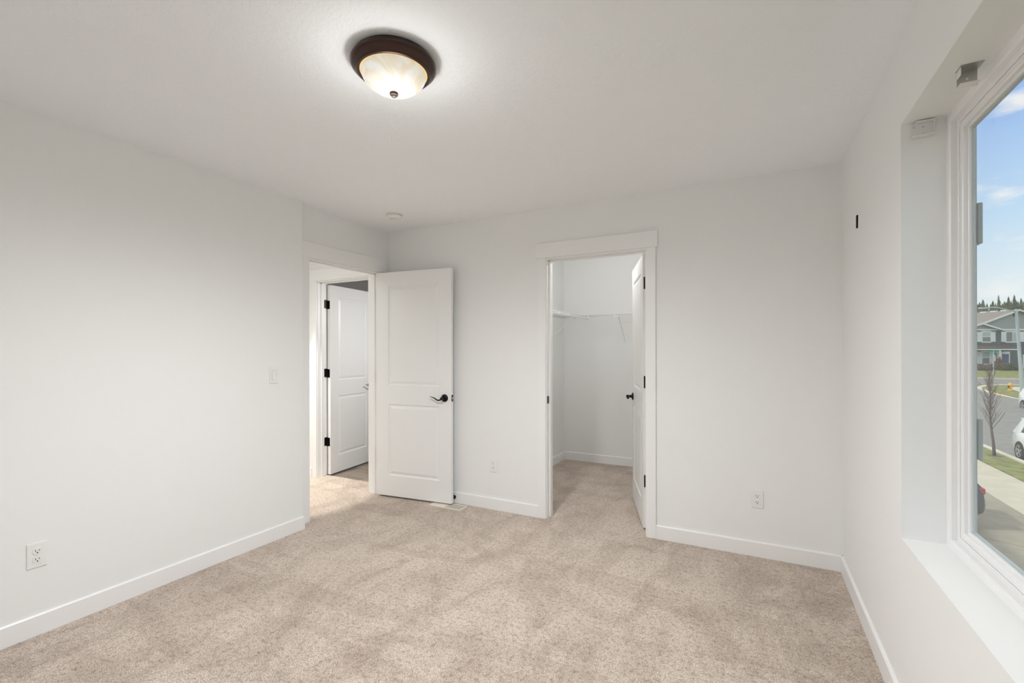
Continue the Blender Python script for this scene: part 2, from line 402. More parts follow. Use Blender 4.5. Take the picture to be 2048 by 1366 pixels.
# ------------------------------------------------------------------ doors
def slab_mesh(W, H, T, stile, panels):
    """local: x 0..W, faces at y=0 and y=-T"""
    bm = bmesh.new()
    prof = [(0, 0), (.004, -.0065), (.013, -.0090), (.020, -.0075), (.038, -.0015)]
    def grid_face(y, sgn):
        xs = [0, stile, W - stile, W]; zs = [0]
        for a, b in panels: zs += [a, b]
        zs.append(H)
        for i in range(3):
            for j in range(len(zs) - 1):
                x0, x1, z0, z1 = xs[i], xs[i + 1], zs[j], zs[j + 1]
                if i == 1 and j % 2 == 1:
                    prev = None
                    for k, (ins, dy) in enumerate(prof):
                        ring = [bm.verts.new((x0 + ins, y + sgn * dy, z0 + ins)), bm.verts.new((x1 - ins, y + sgn * dy, z0 + ins)), bm.verts.new((x1 - ins, y + sgn * dy, z1 - ins)), bm.verts.new((x0 + ins, y + sgn * dy, z1 - ins))]
                        if prev:
                            for q in range(4): bm.faces.new((prev[q], prev[(q + 1) % 4], ring[(q + 1) % 4], ring[q]))
                        prev = ring
                    bm.faces.new(prev)
                else:
                    bm.faces.new([bm.verts.new(p) for p in ((x0, y, z0), (x1, y, z0), (x1, y, z1), (x0, y, z1))])
    grid_face(0, 1); grid_face(-T, -1)
    for f_ in (((0, 0, 0), (0, -T, 0), (0, -T, H), (0, 0, H)), ((W, 0, 0), (W, -T, 0), (W, -T, H), (W, 0, H)), ((0, 0, 0), (W, 0, 0), (W, -T, 0), (0, -T, 0)), ((0, 0, H), (W, 0, H), (W, -T, H), (0, -T, H))):
        bm.faces.new([bm.verts.new(p) for p in f_])
    bmesh.ops.remove_doubles(bm, verts=bm.verts, dist=.0002)
    mb = MB.__new__(MB); mb.bm = bm; return mb
def lever(parent, x, y, z, ny, dirx):
    """rosette on the face y with outward normal ny(+1/-1); the lever runs towards dirx"""
    M = Matrix.Translation((x, y, z)) @ Matrix.Rotation(-ny * PI / 2, 4, 'X')
    m = MB().lathe([(.0, 0), (.033, 0), (.033, .004), (.030, .009), (.020, .013), (.0125, .016), (.0115, .040), (.0135, .046), (.013, .056), (.008, .060), (0, .061)], 32, M)
    h = m.build('door_handle', M_black, parent, smooth=True)
    pts = []; rad = []
    for k in range(15):
        t = k / 14
        px = x + dirx * (.122 * t - .004); pz = z + (-.016 * math.sin(PI * min(1, t / .62)) if t < .62 else .010 * math.sin(PI * (t - .62) / .70))
        pts.append((px, y + ny * (.052 - .012 * t), pz)); rad.append((.0055 + .004 * (1 - t), .0085 - .0058 * t ** .8))
    MB().tube(pts, rad, 10).build('lever', M_black, h, smooth='all')
    return h
def door(name, pin, ang, W, z0, label, hand, panels=((.185, .827), (.997, 1.895)), T=.035, H=2.017, levers=True):
    """pin: hinge axis xy. local +x runs from the hinge to the leading edge, rotated by ang.
    hand=+1: slab thickness lies on local -y side of the pin"""
    e = empty(name, (pin[0], pin[1], z0), ang); tag(e, label, 'door', kind='structure')
    y_off = -.006 if hand > 0 else T + .006
    s = slab_mesh(W, H, T, .118, panels).build('door_slab', M_door, e, loc=(.004, y_off, 0))
    yA, yB = y_off, y_off - T
    zl = .918 - z0 + 0.0
    if levers:
        lever(e, W - .060, yA, zl, 1, -1); lever(e, W - .060, yB, zl, -1, -1)
    p = MB().box(W + .0035, W + .0055, yB + .006, yA - .006, zl - .029, zl + .029, .001, 1).build('latch_plate', M_black, e)
    MB().prism([(W + .005, -.007), (W + .016, -.004), (W + .016, .004), (W + .005, .007)], zl - .007, zl + .007, 'z', Matrix.Translation((0, (yA + yB) / 2, 0))).build('latch_bolt', M_chrome, p)
    for hz in (.345, 1.075, 1.805):
        m = MB().tube([(0, 0, hz - .046), (0, 0, hz + .046)], .0068, 12)
        m.tube([(0, 0, hz + .046), (0, 0, hz + .051)], [.005, .002], 10)
        s_ = -1 if hand > 0 else 1
        m.box(.0015, .0045, *(sorted((0, s_ * .034))), hz - .0445, hz + .0445)       # leaf on the slab edge
        h = m.build('hinge', M_black, e, smooth=True); tag(h, 'black butt hinge')
    return e
def jamb_leaf(name_parent, M, pts_z):
    pass
# bedroom door, hinged on the far jamb, swung open against the back wall
door('door_1', (XD + .012, 3.2505), R(5.8), .762, .016, 'white two-panel bedroom door swung open before the back wall, black lever', 1)
# closet door, opens into the closet; the slab is on local +y when mirrored
door('door_2', (-.682, YB + WT + .004), R(180 - 71.5), .762, .016, 'white two-panel closet door swung open into the closet, seen nearly edge-on', -1)
# bathroom door
door('door_3', (-4.034, YB + WT + .004), R(96.5), .711, .010, 'white two-panel bathroom door standing open across the hall, three black hinges', 1)
# jamb leaves of the hinges
for nm, par, (x0, x1, y0, y1) in (('closet', 'trim_1', (-.6815, -.6785, YB + WT - .036, YB + WT + .001)), ('bath', 'trim_3', (-4.0360, -4.0325, YB + WT - .036, YB + WT + .001))):
    for hz in (.361, 1.091, 1.821):
        if nm == 'closet':
            m = MB().prism([(y0, hz - .030), (y0 + .012, hz - .0445), (y1, hz - .0445), (y1, hz + .0445), (y0 + .012, hz + .0445), (y0, hz + .030)], x0, x1, 'x')
        else: m = MB().box(x0, x1, y0, y1, hz - .0445, hz + .0445)
        tag(m.build('hinge_leaf', M_black, bpy.data.objects[par]), 'black hinge leaf')

# ------------------------------------------------------------------ window
win = empty('window_1', (XR, (WY0 + WY1) / 2, WZ0)); tag(win, 'large white vinyl window in the right wall, looking onto the street', 'window', kind='structure')
def ring(mb, s0, s1, x0, x1):
    """rectangular ring in the opening: inset s0..s1 from the opening edge, depth x0..x1 (world)"""
    mb.box(x0, x1, WY0 + s0, WY1 - s0, WZ0 + s0, WZ0 + s1); mb.box(x0, x1, WY0 + s0, WY1 - s0, WZ1 - s1, WZ1 - s0)
    mb.box(x0, x1, WY0 + s0, WY0 + s1, WZ0 + s1, WZ1 - s1); mb.box(x0, x1, WY1 - s1, WY1 - s0, WZ0 + s1, WZ1 - s1)
def ring_chamfer(mb, s0, s1, x0, x1, c=.004):
    """ring whose inner front edge is chamfered"""
    def loop(s, x): return [mb.bm.verts.new(p) for p in ((x, WY0 + s, WZ0 + s), (x, WY1 - s, WZ0 + s), (x, WY1 - s, WZ1 - s), (x, WY0 + s, WZ1 - s))]
    ls = [loop(s0, x1), loop(s0, x0), loop(s1 - c, x0), loop(s1, x0 + c), loop(s1, x1)]
    for a, b in zip(ls, ls[1:]):
        for q in range(4): mb.bm.faces.new((a[q], a[(q + 1) % 4], b[(q + 1) % 4], b[q]))
def wchild(mb, name, m):
    o = mb.build(name, m, win); o.matrix_parent_inverse = win.matrix_world.inverted() if False else Matrix.Translation((-XR, -(WY0 + WY1) / 2, -WZ0)); return o
fr = MB(); ring_chamfer(fr, 0, .028, .598, .657, .005); ring_chamfer(fr, .028, .044, .618, .657, .002); wchild(fr, 'window_frame', M_vinylw)
sa = MB(); ring_chamfer(sa, .046, .066, .621, .654, .003); ring_chamfer(sa, .066, .073, .634, .652, .002)
# meeting rail of the slider, beyond the picture
ym = (WY0 + WY1) / 2 - .15
sa.box(.626, .652, ym - .025, ym + .025, WZ0 + .066, WZ1 - .066, .003, 1)
wchild(sa, 'sash', M_vinylw)
gp = MB().box(.6405, .6425, WY0 + .07, WY1 - .07, WZ0 + .07, WZ1 - .07); wchild(gp, 'glass_pane', M_glass)
spc = MB(); ring_chamfer(spc, .069, .079, .644, .650, .001); wchild(spc, 'glazing_spacer', mat('spacer', (.50, .56, .58), .4))
def shutter(y0, y1, label):
    e = empty('window_shutter', (XEXT, (y0 + y1) / 2, WZ0)); tag(e, label, 'shutter')
    yc = (y0 + y1) / 2; hw = (y1 - y0) / 2; H = WZ1 - WZ0
    for k in range(3):
        a = -hw + k * (2 * hw / 3)
        MB().box(0, .028, a + .002, a + 2 * hw / 3 - .002, 0, H, .003, 1).build('board', M_shut, e)
    for z in (.302, 1.043): MB().box(.028, .042, -hw, hw, z, z + .140, .002, 1).build('batten', M_shut, e)
    return e
shutter(WY1 + .012, WY1 + .332, 'grey board-and-batten shutter outside, at the far edge of the window')

def portal():
    l = bpy.data.lights.new('window_portal', 'AREA'); o = bpy.data.objects.new('window_portal', l); C.objects.link(o)
    l.shape = 'RECTANGLE'; l.size = WZ1 - WZ0; l.size_y = WY1 - WY0; l.cycles.is_portal = True
    o.location = (.664, (WY0 + WY1) / 2, (WZ0 + WZ1) / 2); o.rotation_euler = (0, R(90), 0)
portal()

# blind brackets left in the recess
def bracket(name, loc, M, label, m):
    e = empty(name, loc); tag(e, label, 'blind bracket')
    return e
e = tag(empty('blind_bracket', (.551, 1.780, WZ1)), 'open metal blind bracket hanging from the window head', 'blind bracket'); e.scale = (.8, .8, .8)
MB().box(-.032, .032, -.022, .030, -.0022, -.0005, .0004, 1).build('mounting_plate', M_chrome, e)
MB().box(-.028, .028, .0285, .030, -.060, -.001, .0004, 1).build('back_plate', M_chrome, e)
MB().box(-.028, -.0265, -.008, .030, -.030, -.001, .0004, 1).build('side_flange', M_clear, e)
MB().box(-.030, .024, -.012, .030, -.0615, -.060, .0004, 1).build('lower_flange', M_clear, e)
for dx in (-.016, .016): MB().lathe([(0, -.0065), (.004, -.0065), (.0045, -.0045), (.0045, -.002), (0, -.002)], 12, Matrix.Translation((dx, .008, 0))).build('screw', M_chrome, e, smooth=True)
MB().lathe([(0, 0), (.0035, 0), (.0035, .002), (0, .0025)], 12, Matrix.Translation((0, .0285, -.032)) @ Matrix.Rotation(PI / 2, 4, 'X')).build('rivet', M_plastic, e, smooth=True)
e = tag(empty('blind_bracket', (.530, WY1, 2.105)), 'white box-shaped blind end bracket in the far top corner of the window', 'blind bracket')
MB().box(-.030, .034, -.0035, -.0005, -.024, .024, .0008, 1).build('back_plate', M_clear, e)
MB().box(-.030, .034, -.030, -.001, -.026, -.0235, .0006, 1).build('lower_flange', M_clear, e)
MB().box(-.018, .034, -.026, -.001, .0235, .026, .0006, 1).build('upper_flange', M_clear, e)
MB().box(.0315, .034, -.022, -.001, -.024, .024, .0006, 1).build('side_flange', M_clear, e)
for dx, dz in ((-.020, .012), (.006, .010), (.006, -.014)): MB().lathe([(0, 0), (.0026, 0), (.0026, .0015), (0, .0018)], 10, Matrix.Translation((dx, -.0035, dz)) @ Matrix.Rotation(PI / 2, 4, 'X')).build('screw', M_chrome, e, smooth=True)

# ------------------------------------------------------------------ ceiling light
LX, LY = -1.222, 1.378
e = tag(empty('ceiling_light', (LX, LY, ZC)), 'lit flush ceiling light with dark bronze pan and marbled glass dome', 'ceiling light')
MB().lathe([(0, 0), (.146, 0), (.150, -.008), (.158, -.017), (.1605, -.022), (.1605, -.027), (.158, -.030), (.1575, -.033), (.154, -.037), (.148, -.043), (.142, -.048), (.138, -.051), (.137, -.0535), (.132, -.0555), (.127, -.054), (.1235, -.047), (.122, -.02)], 72, cap=False).build('pan', M_bronze, e, smooth=True)
dome = [(.1225 * math.cos(t), -.048 - .078 * math.sin(t)) for t in [R(90) * k / 20 for k in range(21)]]
MB().lathe([(r if r > 1e-4 else 0, z) for r, z in dome], 72, cap=False).build('glass_dome', M_glassdome, e, smooth='all')
MB().lathe([(.1215, -.046), (.1255, -.046), (.1258, -.0515), (.1215, -.0530)], 72, cap=False).build('glass_edge', mat('amber_edge', (.6, .4, .15), .3, emit=((1.0, .62, .16), .8)), e, smooth=True)
MB().lathe([(0, -.1445), (.005, -.144), (.010, -.1405), (.0105, -.1375), (.0155, -.1345), (.0165, -.130), (.0155, -.126), (0, -.124)], 24).build('finial', M_pull, e, smooth=True)
ld = bpy.data.lights.new('ceiling_light_bulb', 'SPOT'); lo = bpy.data.objects.new('ceiling_light_bulb', ld); C.objects.link(lo)
ld.energy = LAMP_W; ld.shadow_soft_size = .09; ld.spot_size = R(178); ld.spot_blend = .93; ld.color = (.945, .965, .985); lo.location = (LX, LY, ZC - .17)
lg = bpy.data.lights.new('ceiling_light_glow', 'POINT'); go = bpy.data.objects.new('ceiling_light_glow', lg); C.objects.link(go)
lg.energy = GLOW_W; lg.shadow_soft_size = .06; lg.color = (1.0, 1.0, 1.0); go.location = (LX, LY, ZC - .22)

# smoke detector
e = tag(empty('smoke_detector', (-2.600, 2.935, ZC)), 'round white smoke detector on the ceiling near the bedroom doorway', 'smoke detector')
MB().lathe([(0, 0), (.066, 0), (.068, -.003), (.068, -.008), (.063, -.010), (.060, -.010)], 48, cap=False).build('mounting_base', M_plastic, e, smooth=True)
MB().lathe([(.058, -.010), (.058, -.014), (.062, -.016), (.062, -.022), (.056, -.032), (.040, -.038), (0, -.040)], 48, cap=False).build('cover', M_plastic, e, smooth=True)
MB().lathe([(.018, -.0385), (.018, -.0425), (.015, -.0445), (0, -.045)], 24, cap=False).build('test_button', M_plastic, e, smooth=True)
MB().lathe([(0, -.0385), (.003, -.0385), (.003, -.041), (0, -.0415)], 10, Matrix.Translation((-.012, -.026, .0015))).build('indicator', M_hole, e)

# ------------------------------------------------------------------ outlets and switch   (local: x right, z up, y = -out)
def outlet(loc, rz, label):
    e = empty('wall_outlet', loc, rz); tag(e, label, 'electrical outlet', 'duplex outlets')
    MB().box(-.0355, .0355, -.0055, 0, -.0575, .0575, .0028, 3).build('cover_plate', M_plastic, e)
    for s in (-1, 1):
        pts = []
        for k in range(24):
            a = 2 * PI * k / 24; pts.append((.0172 * math.cos(a), max(-.0135, min(.0135, .0172 * math.sin(a))) + s * .0195))
        r = MB().prism(pts, -.0078, -.005, 'y').build('receptacle', M_plastic, e)
        h = MB()
        for dx, hh in ((-.0064, .0045), (.0064, .0036)): h.box(dx - .0011, dx + .0011, -.0081, -.0077, s * .0195 + .003 - hh, s * .0195 + .003 + hh)
        h.lathe([(0, 0), (.0028, 0), (.0028, .0004), (0, .0004)], 12, Matrix.Translation((0, -.0077, s * .0195 - .0075)) @ Matrix.Rotation(PI / 2, 4, 'X'))
        h.build('slots', M_hole, r)
    MB().lathe([(0, 0), (.003, 0), (.0025, .0015), (0, .0018)], 12, Matrix.Translation((0, -.0055, 0)) @ Matrix.Rotation(PI / 2, 4, 'X')).build('screw', M_plastic, e)
outlet((.0215, YB, .369), 0, 'white duplex outlet low on the back wall, right of the closet')
outlet((-1.925, YB, .367), 0, 'white duplex outlet on the back wall between bedroom door and closet')
outlet((XL, .910, .373), R(90), 'white duplex outlet low on the long left wall')
e = tag(empty('light_switch', (XL, 2.125, 1.156), R(90)), 'single white rocker light switch on the left wall', 'light switch')
MB().box(-.0355, .0355, -.0055, 0, -.0575, .0575, .0028, 3).build('cover_plate', M_plastic, e)
MB().box(-.0180, .0180, -.0062, -.004, -.0345, .0345).build('rocker_frame', mat('switch_gap', (.45, .45, .44), .5), e)
MB().prism([(-.0055, -.0335), (-.0095, -.0335), (-.0065, .0), (-.0072, .0335), (-.0055, .0335)], -.0165, .0165, 'x').build('rocker', M_plastic, e)

# black wall hook stub near the window
e = MB().prism([(-.0105, .032), (.0105, .028), (.0065, -.012), (.0040, -.033), (-.0045, -.033), (-.006, -.012)], -.007, 0, 'x').build('wall_hook', M_black, loc=(XR, 2.914, 1.978))
tag(e, 'small black wedge-shaped hook high on the right wall beside the window', 'hook')

# door stop on the baseboard behind the bedroom door
e = tag(empty('door_stop', (-2.312, YB - BT, .052)), 'small black door stop on the baseboard behind the open bedroom door', 'door stop')
Mq = Matrix.Rotation(PI / 2, 4, 'X')
MB().lathe([(0, 0), (.0165, 0), (.0165, .006), (.012, .014), (.0055, .017)], 20, Mq, cap=False).build('flange', M_black, e, smooth=True)
MB().lathe([(.0045, .012), (.0045, .032)], 12, Mq, cap=False).build('rod', M_black, e, smooth=True)
MB().lathe([(.0045, .030), (.008, .031), (.008, .038), (0, .040)], 16, Mq, cap=False).build('bumper', M_black, e, smooth=True)

# floor register
e = tag(empty('floor_register', (-2.312, 3.272, 0)), 'cream metal floor register half under the open bedroom door', 'floor vent')
W2, D2 = .160, .060
m = MB()
m.box(-W2, W2, -D2, -D2 + .014, 0, .006, .002, 1); m.box(-W2, W2, D2 - .014, D2, 0, .006, .002, 1); m.box(-W2, -W2 + .014, -D2 + .014, D2 - .014, 0, .006, .002, 1); m.box(W2 - .014, W2, -D2 + .014, D2 - .014, 0, .006, .002, 1)
m.build('frame', M_cream, e)
MB().box(-W2 + .014, -.004, -D2 + .014, D2 - .014, .001, .0052, .001, 1).build('closed_half', M_cream, e)
MB().box(-.004, W2 - .014, -D2 + .014, D2 - .014, .0004, .0040).build('duct_opening', M_hole, e)
m = MB()
for k in range(12): x = .002 + k * .0122; m.box(x, x + .0048, -D2 + .014, D2 - .014, .004, .0052)
for k in range(1, 6): y = -D2 + .014 + k * (2 * D2 - .028) / 6; m.box(-.004, W2 - .014, y - .0012, y + .0012, .004, .0050)
m.build('grille', M_cream, e)

# ------------------------------------------------------------------ closet wire shelving
ZS, SD = 1.725, .305
def shelf(name, o, rz, L, braces, label, skip0=0.0):
    """local: x along the wall, y out from the wall"""
    e = tag(empty('wire_shelf', o, rz), label, 'closet shelf', 'white wire shelves in the closet')
    m = MB(); n = int((L - skip0) / .0254)
    for k in range(n + 1):
        x = skip0 + k * .0254
        m.tube([(x, .006, 0), (x, SD, 0)], .0015, 5)
    for y in (.008, SD * .5): m.tube([(skip0, y, -.003), (L, y, -.003)], .003, 6)
    m.build('wire_deck', M_wire, e, smooth='all')
    f_ = MB(); f_.tube([(skip0, SD, 0), (L, SD, 0)], .0032, 8); f_.tube([(skip0, SD, -.030), (L, SD, -.030)], .0032, 8)
    k = skip0 + .02
    while k < L: f_.box(k - .006, k + .006, SD - .003, SD + .004, -.032, .003, .001, 1); k += .30
    f_.build('front_lip', M_wire, e, smooth=True)
    for x in braces:
        b = MB().tube([(x, SD - .003, -.034), (x, .008, -.295)], (.0045, .0035), 6)
        b.box(x - .007, x + .007, 0, .010, -.325, -.285, .002, 1); b.box(x - .008, x + .008, SD - .014, SD + .004, -.040, -.026, .002, 1)
        b.build('support_brace', M_wire, e)
    x = skip0 + .05
    while x < L: MB().box(x - .006, x + .006, 0, .012, -.010, .006, .002, 1).build('wall_clip', M_wire, e); x += .36
    return e
shelf('a', (XCL, YCB, ZS), R(-90), 1.72, (.50, 1.30), 'short white wire shelf on the left wall of the closet', 0.0)
shelf('b', (XR, YCB, ZS), R(180), 2.20, (.45, 1.775), 'long white wire shelf across the back wall of the closet', 0.0)

# ------------------------------------------------------------------ added hallway, bathroom and closet lights (unseen fittings, put in to brighten)
e = tag(empty('ceiling_light', (-3.76, 1.35, ZC)), 'added unseen white panel light on the hallway ceiling', 'ceiling light')  # unseen panel, added as general fill for the hall
MB().box(-.30, .30, -.60, .60, -.016, 0, .003, 1).build('frame', M_trim, e)
hl = bpy.data.lights.new('hall_fill_panel', 'AREA'); ho = bpy.data.objects.new('hall_fill_panel', hl); C.objects.link(ho)
hl.shape = 'RECTANGLE'; hl.size = .5; hl.size_y = 1.1; hl.energy = HALL_W; hl.color = (1, .975, .93)
ho.location = (-3.76, 1.35, ZC - .02)
e = tag(empty('added_downlight', (-4.04, 2.95, ZC)), 'added unseen downlight brightening the hallway floor outside the bedroom', 'downlight')  # unseen spot, added to brighten the hall floor at the doorway
MB().lathe([(.055, 0), (.075, 0), (.075, -.003), (.055, -.004)], 40, cap=False).build('trim_ring', M_trim, e, smooth=True)
dl = bpy.data.lights.new('hall_fill_spot', 'SPOT'); do = bpy.data.objects.new('hall_fill_spot', dl); C.objects.link(do)
dl.energy = DOWN_W; dl.spot_size = R(48); dl.spot_blend = .3; dl.shadow_soft_size = .05; dl.color = (1, .96, .89); do.location = (-4.04, 2.95, ZC - .01)
e = tag(empty('added_bath_light', (-2.5, 4.25, 1.95), 0), 'added unseen light on the bathroom wall, brightening the open door', 'wall light')  # unseen lamp, added to brighten the open bathroom door
MB().box(-.02, 0, -.20, .20, -.05, .05, .004, 1).box(-.16, -.02, -.02, .02, -.02, .02).build('bracket', M_chrome, e)
MB().lathe([(.03, .05), (.045, .05), (.075, -.06), (.070, -.06)], 24, Matrix.Translation((-.13, 0, 0)), cap=False).build('shade', M_plastic, e, smooth=True)
bl = bpy.data.lights.new('bath_fill_spot', 'SPOT'); bo_ = bpy.data.objects.new('bath_fill_spot', bl); C.objects.link(bo_)
bl.energy = BATH_W; bl.spot_size = R(150); bl.spot_blend = .5; bl.shadow_soft_size = .05; bo_.location = (-2.63, 4.25, 1.88)
bo_.rotation_euler = Vector((1.45, .3, 1.0)).to_track_quat('Z', 'Y').to_euler()
e = tag(empty('ceiling_light', (-1.05, 4.05, ZC)), 'added unseen round light on the closet ceiling', 'ceiling light')  # unseen lamp, added to brighten the closet interior
MB().lathe([(0, 0), (.11, 0), (.11, -.02), (.10, -.026), (.06, -.032), (0, -.034)], 40, cap=False).build('housing', M_plastic, e, smooth=True)
cl_ = bpy.data.lights.new('closet_fill', 'POINT'); co = bpy.data.objects.new('closet_fill', cl_); C.objects.link(co)
cl_.energy = CLOSET_W; cl_.shadow_soft_size = .05; cl_.color = (1, .985, .955); co.location = (-1.05, 4.05, ZC - .14)

# ------------------------------------------------------------------ outdoors
SA, CA = math.sin(YAW), math.cos(YAW)
PROF = [(-50, -3.17), (23, -3.17), (41, -2.4), (50, -2.1), (55, -1.95), (60, -1.7), (66, -1.30), (140, -.6), (260, -.4)]
def gz(x, y):
    d = -x * SA + y * CA
    for (a, za), (b, zb) in zip(PROF, PROF[1:]):
        if a <= d <= b: return za + (zb - za) * (d - a) / (b - a)
    return PROF[0][1] if d < 0 else PROF[-1][1]
def drape(name, pts, dz, thick, m, label=None, cat=None, kind='structure', parent=None):
    bm = bmesh.new(); bm.faces.new([bm.verts.new((x, y, 0)) for x, y in pts])
    for d, _ in PROF[1:-1]:
        bmesh.ops.bisect_plane(bm, geom=bm.verts[:] + bm.edges[:] + bm.faces[:], plane_co=(-SA * d, CA * d, 0), plane_no=(-SA, CA, 0))
    for v in bm.verts: v.co.z = gz(v.co.x, v.co.y) + dz
    r = bmesh.ops.extrude_face_region(bm, geom=bm.faces[:])
    for v in r['geom']:
        if isinstance(v, bmesh.types.BMVert): v.co.z -= thick
    mb = MB.__new__(MB); mb.bm = bm
    return tag(mb.build(name, m, parent), label, cat, kind=kind)
drape('ground', [(XEXT, -40), (160, -40), (160, 230), (XEXT, 230)], -.08, .3, M_ground, 'rough ground under the street scene', 'ground')
drape('road', [(9.5, -40), (18.0, -40), (18.0, 64), (130, 64), (130, 72.2), (9.5, 72.2)], -.02, .1, M_asph, 'grey asphalt street below the window with a side street', 'road')
drape('sidewalk', [(6.5, -40), (8.1, -40), (8.1, 60), (6.5, 60)], .02, .14, M_conc, 'pale concrete sidewalk on this side of the street', 'sidewalk')
drape('curb', [(9.3, -40), (9.52, -40), (9.52, 60), (9.3, 60)], .10, .2, M_curb, 'pale concrete curb beside the grass strip', 'curb')
tag(drape('grass_strip', [(8.1, 13.0), (9.3, 13.0), (9.3, 60), (8.1, 60)], .05, .14, M_grass), 'green grass strip between sidewalk and curb', 'grass', kind='stuff')
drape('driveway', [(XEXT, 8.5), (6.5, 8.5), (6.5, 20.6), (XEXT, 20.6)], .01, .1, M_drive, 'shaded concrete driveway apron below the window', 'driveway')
jm = MB()
for (xa, ya, xb, yb) in ((2.6, 19.0, 6.49, 17.2), (2.0, 16.45, 6.49, 14.2), (2.0, 12.6, 6.49, 10.4)):
    d = Vector((xb - xa, yb - ya, 0)).normalized(); n = Vector((-d.y, d.x, 0)) * .012; a, b = Vector((xa, ya, -3.158)), Vector((xb, yb, -3.158))
    jm.poly([a - n, b - n, b + n, a + n])
tag(jm.build('driveway_joints', M_joint), 'thin dark joints across the driveway concrete', 'joint', kind='structure')
isl = [(18.3, 30), (18.3, 55), (18.9, 58.6), (20.1, 61.4), (22.0, 63.2), (24.5, 63.7), (120, 63.7), (120, 30)]
tag(drape('corner_lawn', isl, .06, .2, M_grass), 'green lawn on the street corner with the fire hydrant', 'grass', kind='stuff')
cur = [(18.0, 30), (18.0, 55.1), (18.6, 58.9), (19.9, 61.8), (21.9, 63.6), (24.4, 64.05), (120, 64.05)]
cin = [(18.3, 30), (18.3, 55), (18.9, 58.6), (20.1, 61.4), (22.0, 63.2), (24.5, 63.7), (120, 63.7)]
drape('curb', cur + cin[::-1], .08, .22, M_curb, 'curved curb around the corner lawn', 'curb')
drape('curb_paint', [(17.99, 51.0), (18.16, 51.0), (18.16, 54.6), (17.99, 54.6)], .088, .1, M_yellow, 'yellow painted stretch of curb by the hydrant', 'curb')
drape('corner_walk', [(20.5, 30), (24.0, 30), (24.0, 61.6), (22.0, 61.2), (20.95, 58.9), (20.5, 56.2)], .08, .2, M_conc, 'pale sidewalk crossing the corner lawn behind the hydrant', 'sidewalk')
tag(drape('far_lawn', [(9.5, 72.5), (130, 72.5), (130, 140.0), (9.5, 77.6)], .06, .2, M_grass), 'lawn in front of the grey house across the street', 'grass', kind='stuff')
drape('curb', [(9.5, 72.2), (130, 72.2), (130, 72.5), (9.5, 72.5)], .10, .25, M_curb, 'far curb of the side street before the grey house', 'curb')

def at(u, v, d):
    """point of the place seen in direction (u, v) at depth d"""
    x, y = u - 1024.0, v - V0
    c, s_ = math.cos(-ROLL), math.sin(-ROLL); x, y = x * c - y * s_, x * s_ + y * c
    l = x / FPX
    return Vector((d * (l * CA - SA), d * (l * SA + CA), EYE - y / FPX * d))

# ---- grey house across the street
K = 66 / FPX
def hx(u, y=0.0): return (u - 1024) / FPX * (66 + y) - (2034 - 1024) / FPX * 66
def hz(v, y=0.0): return EYE + (698.94 - v) * (66 + y) / FPX
hp = at(2034, 700, 66)
H = tag(empty('house', (hp.x, hp.y, 0), YAW), 'two-storey slate-grey house with white trim and blue front door across the street', 'house')
zg, ze, zr = -2.2, hz(659.5), hz(619.5)
HWd = 7.7
MB().box(-HWd + .3, HWd - .3, 0, 12, zg, ze).build('wall', M_slate, H)
MB().box(hx(1965, -.6) - 2.7, hx(2001, -.6), -.6, 0, zg, ze).build('wall', M_slate, H)
MB().prism([(-HWd + .3, ze), (HWd - .3, ze), (0, zr - .1)], .02, 11.9, 'y').build('gable_wall', M_gable, H)
gx, gw = hx(1965, -.9), 2.95; zs_ = hz(646.5, -.9)
MB().prism([(gx - gw + .2, ze), (gx + gw - .2, ze), (gx, zs_ - .08)], -.62, 1.5, 'y').build('gable_wall', M_gable, H)
m = MB()
for s_ in (-1, 1):
    m.prism([(0, zr), (s_ * HWd, ze), (s_ * HWd, ze - .16), (0, zr - .16)], -.35, 12.3, 'y')
m.build('roof', M_shingle, H)
m = MB()
for s_ in (-1, 1): m.prism([(gx, zs_), (gx + s_ * gw, ze - .02), (gx + s_ * gw, ze - .16), (gx, zs_ - .14)], -.95, 2.6, 'y')
m.build('gable_roof', M_shingle, H)
m = MB()
for s_ in (-1, 1):
    m.prism([(0, zr + .05), (s_ * (HWd + .05), ze + .03), (s_ * (HWd + .05), ze - .20), (0, zr - .18)], -.40, -.34, 'y')
    m.prism([(gx, zs_ + .05), (gx + s_ * (gw + .05), ze + .0), (gx + s_ * (gw + .05), ze - .20), (gx, zs_ - .17)], -1.0, -.94, 'y')
m.build('rake_board', M_white, H)
MB().box(hx(2006), HWd - .3, -.06, 0, ze - .10, ze + .12).box(gx - 2.75, hx(2001, -.6), -.66, -.6, ze - .12, ze + .10).build('fascia_band', M_white, H)
MB().box(hx(2026), hx(2034), -.03, .03, hz(633), hz(626)).build('gable_vent', M_brown, H)
for k in range(6): MB().box(-.16, .16, 1.2 + k * 1.5, 2.1 + k * 1.5, zr - .04, zr + .10).build('ridge_vent', M_white, H)
def hwin(u0, u1, v0, v1, y, split, sh):
    x0, x1, z0, z1 = hx(u0, y), hx(u1, y), hz(v1, y), hz(v0, y)
    t = MB().box(x0 - .12, x1 + .12, y - .06, y, z0 - .16, z1 + .16).build('window', M_white, H)
    if split == 'h':
        zm = (z0 + z1) / 2
        MB().box(x0, x1, y - .07, y - .055, zm + .04, z1).build('pane', M_pane2, t); MB().box(x0, x1, y - .07, y - .055, z0, zm - .04).build('pane', M_pane, t)
    else:
        xm = (x0 + x1) / 2
        MB().box(x0, xm - .05, y - .07, y - .055, z0, z1).build('pane', M_pane, t); MB().box(xm + .05, x1, y - .07, y - .055, z0, z1).build('pane', M_pane2, t)
    for a, b in sh: MB().box(hx(a, y), hx(b, y), y - .05, y, z0 - .04, z1 + .04).build('shutter', M_white, H)
hwin(1964.5, 1980, 664, 683, -.6, 'h', ((1981.5, 1990.5), (1954, 1963)))
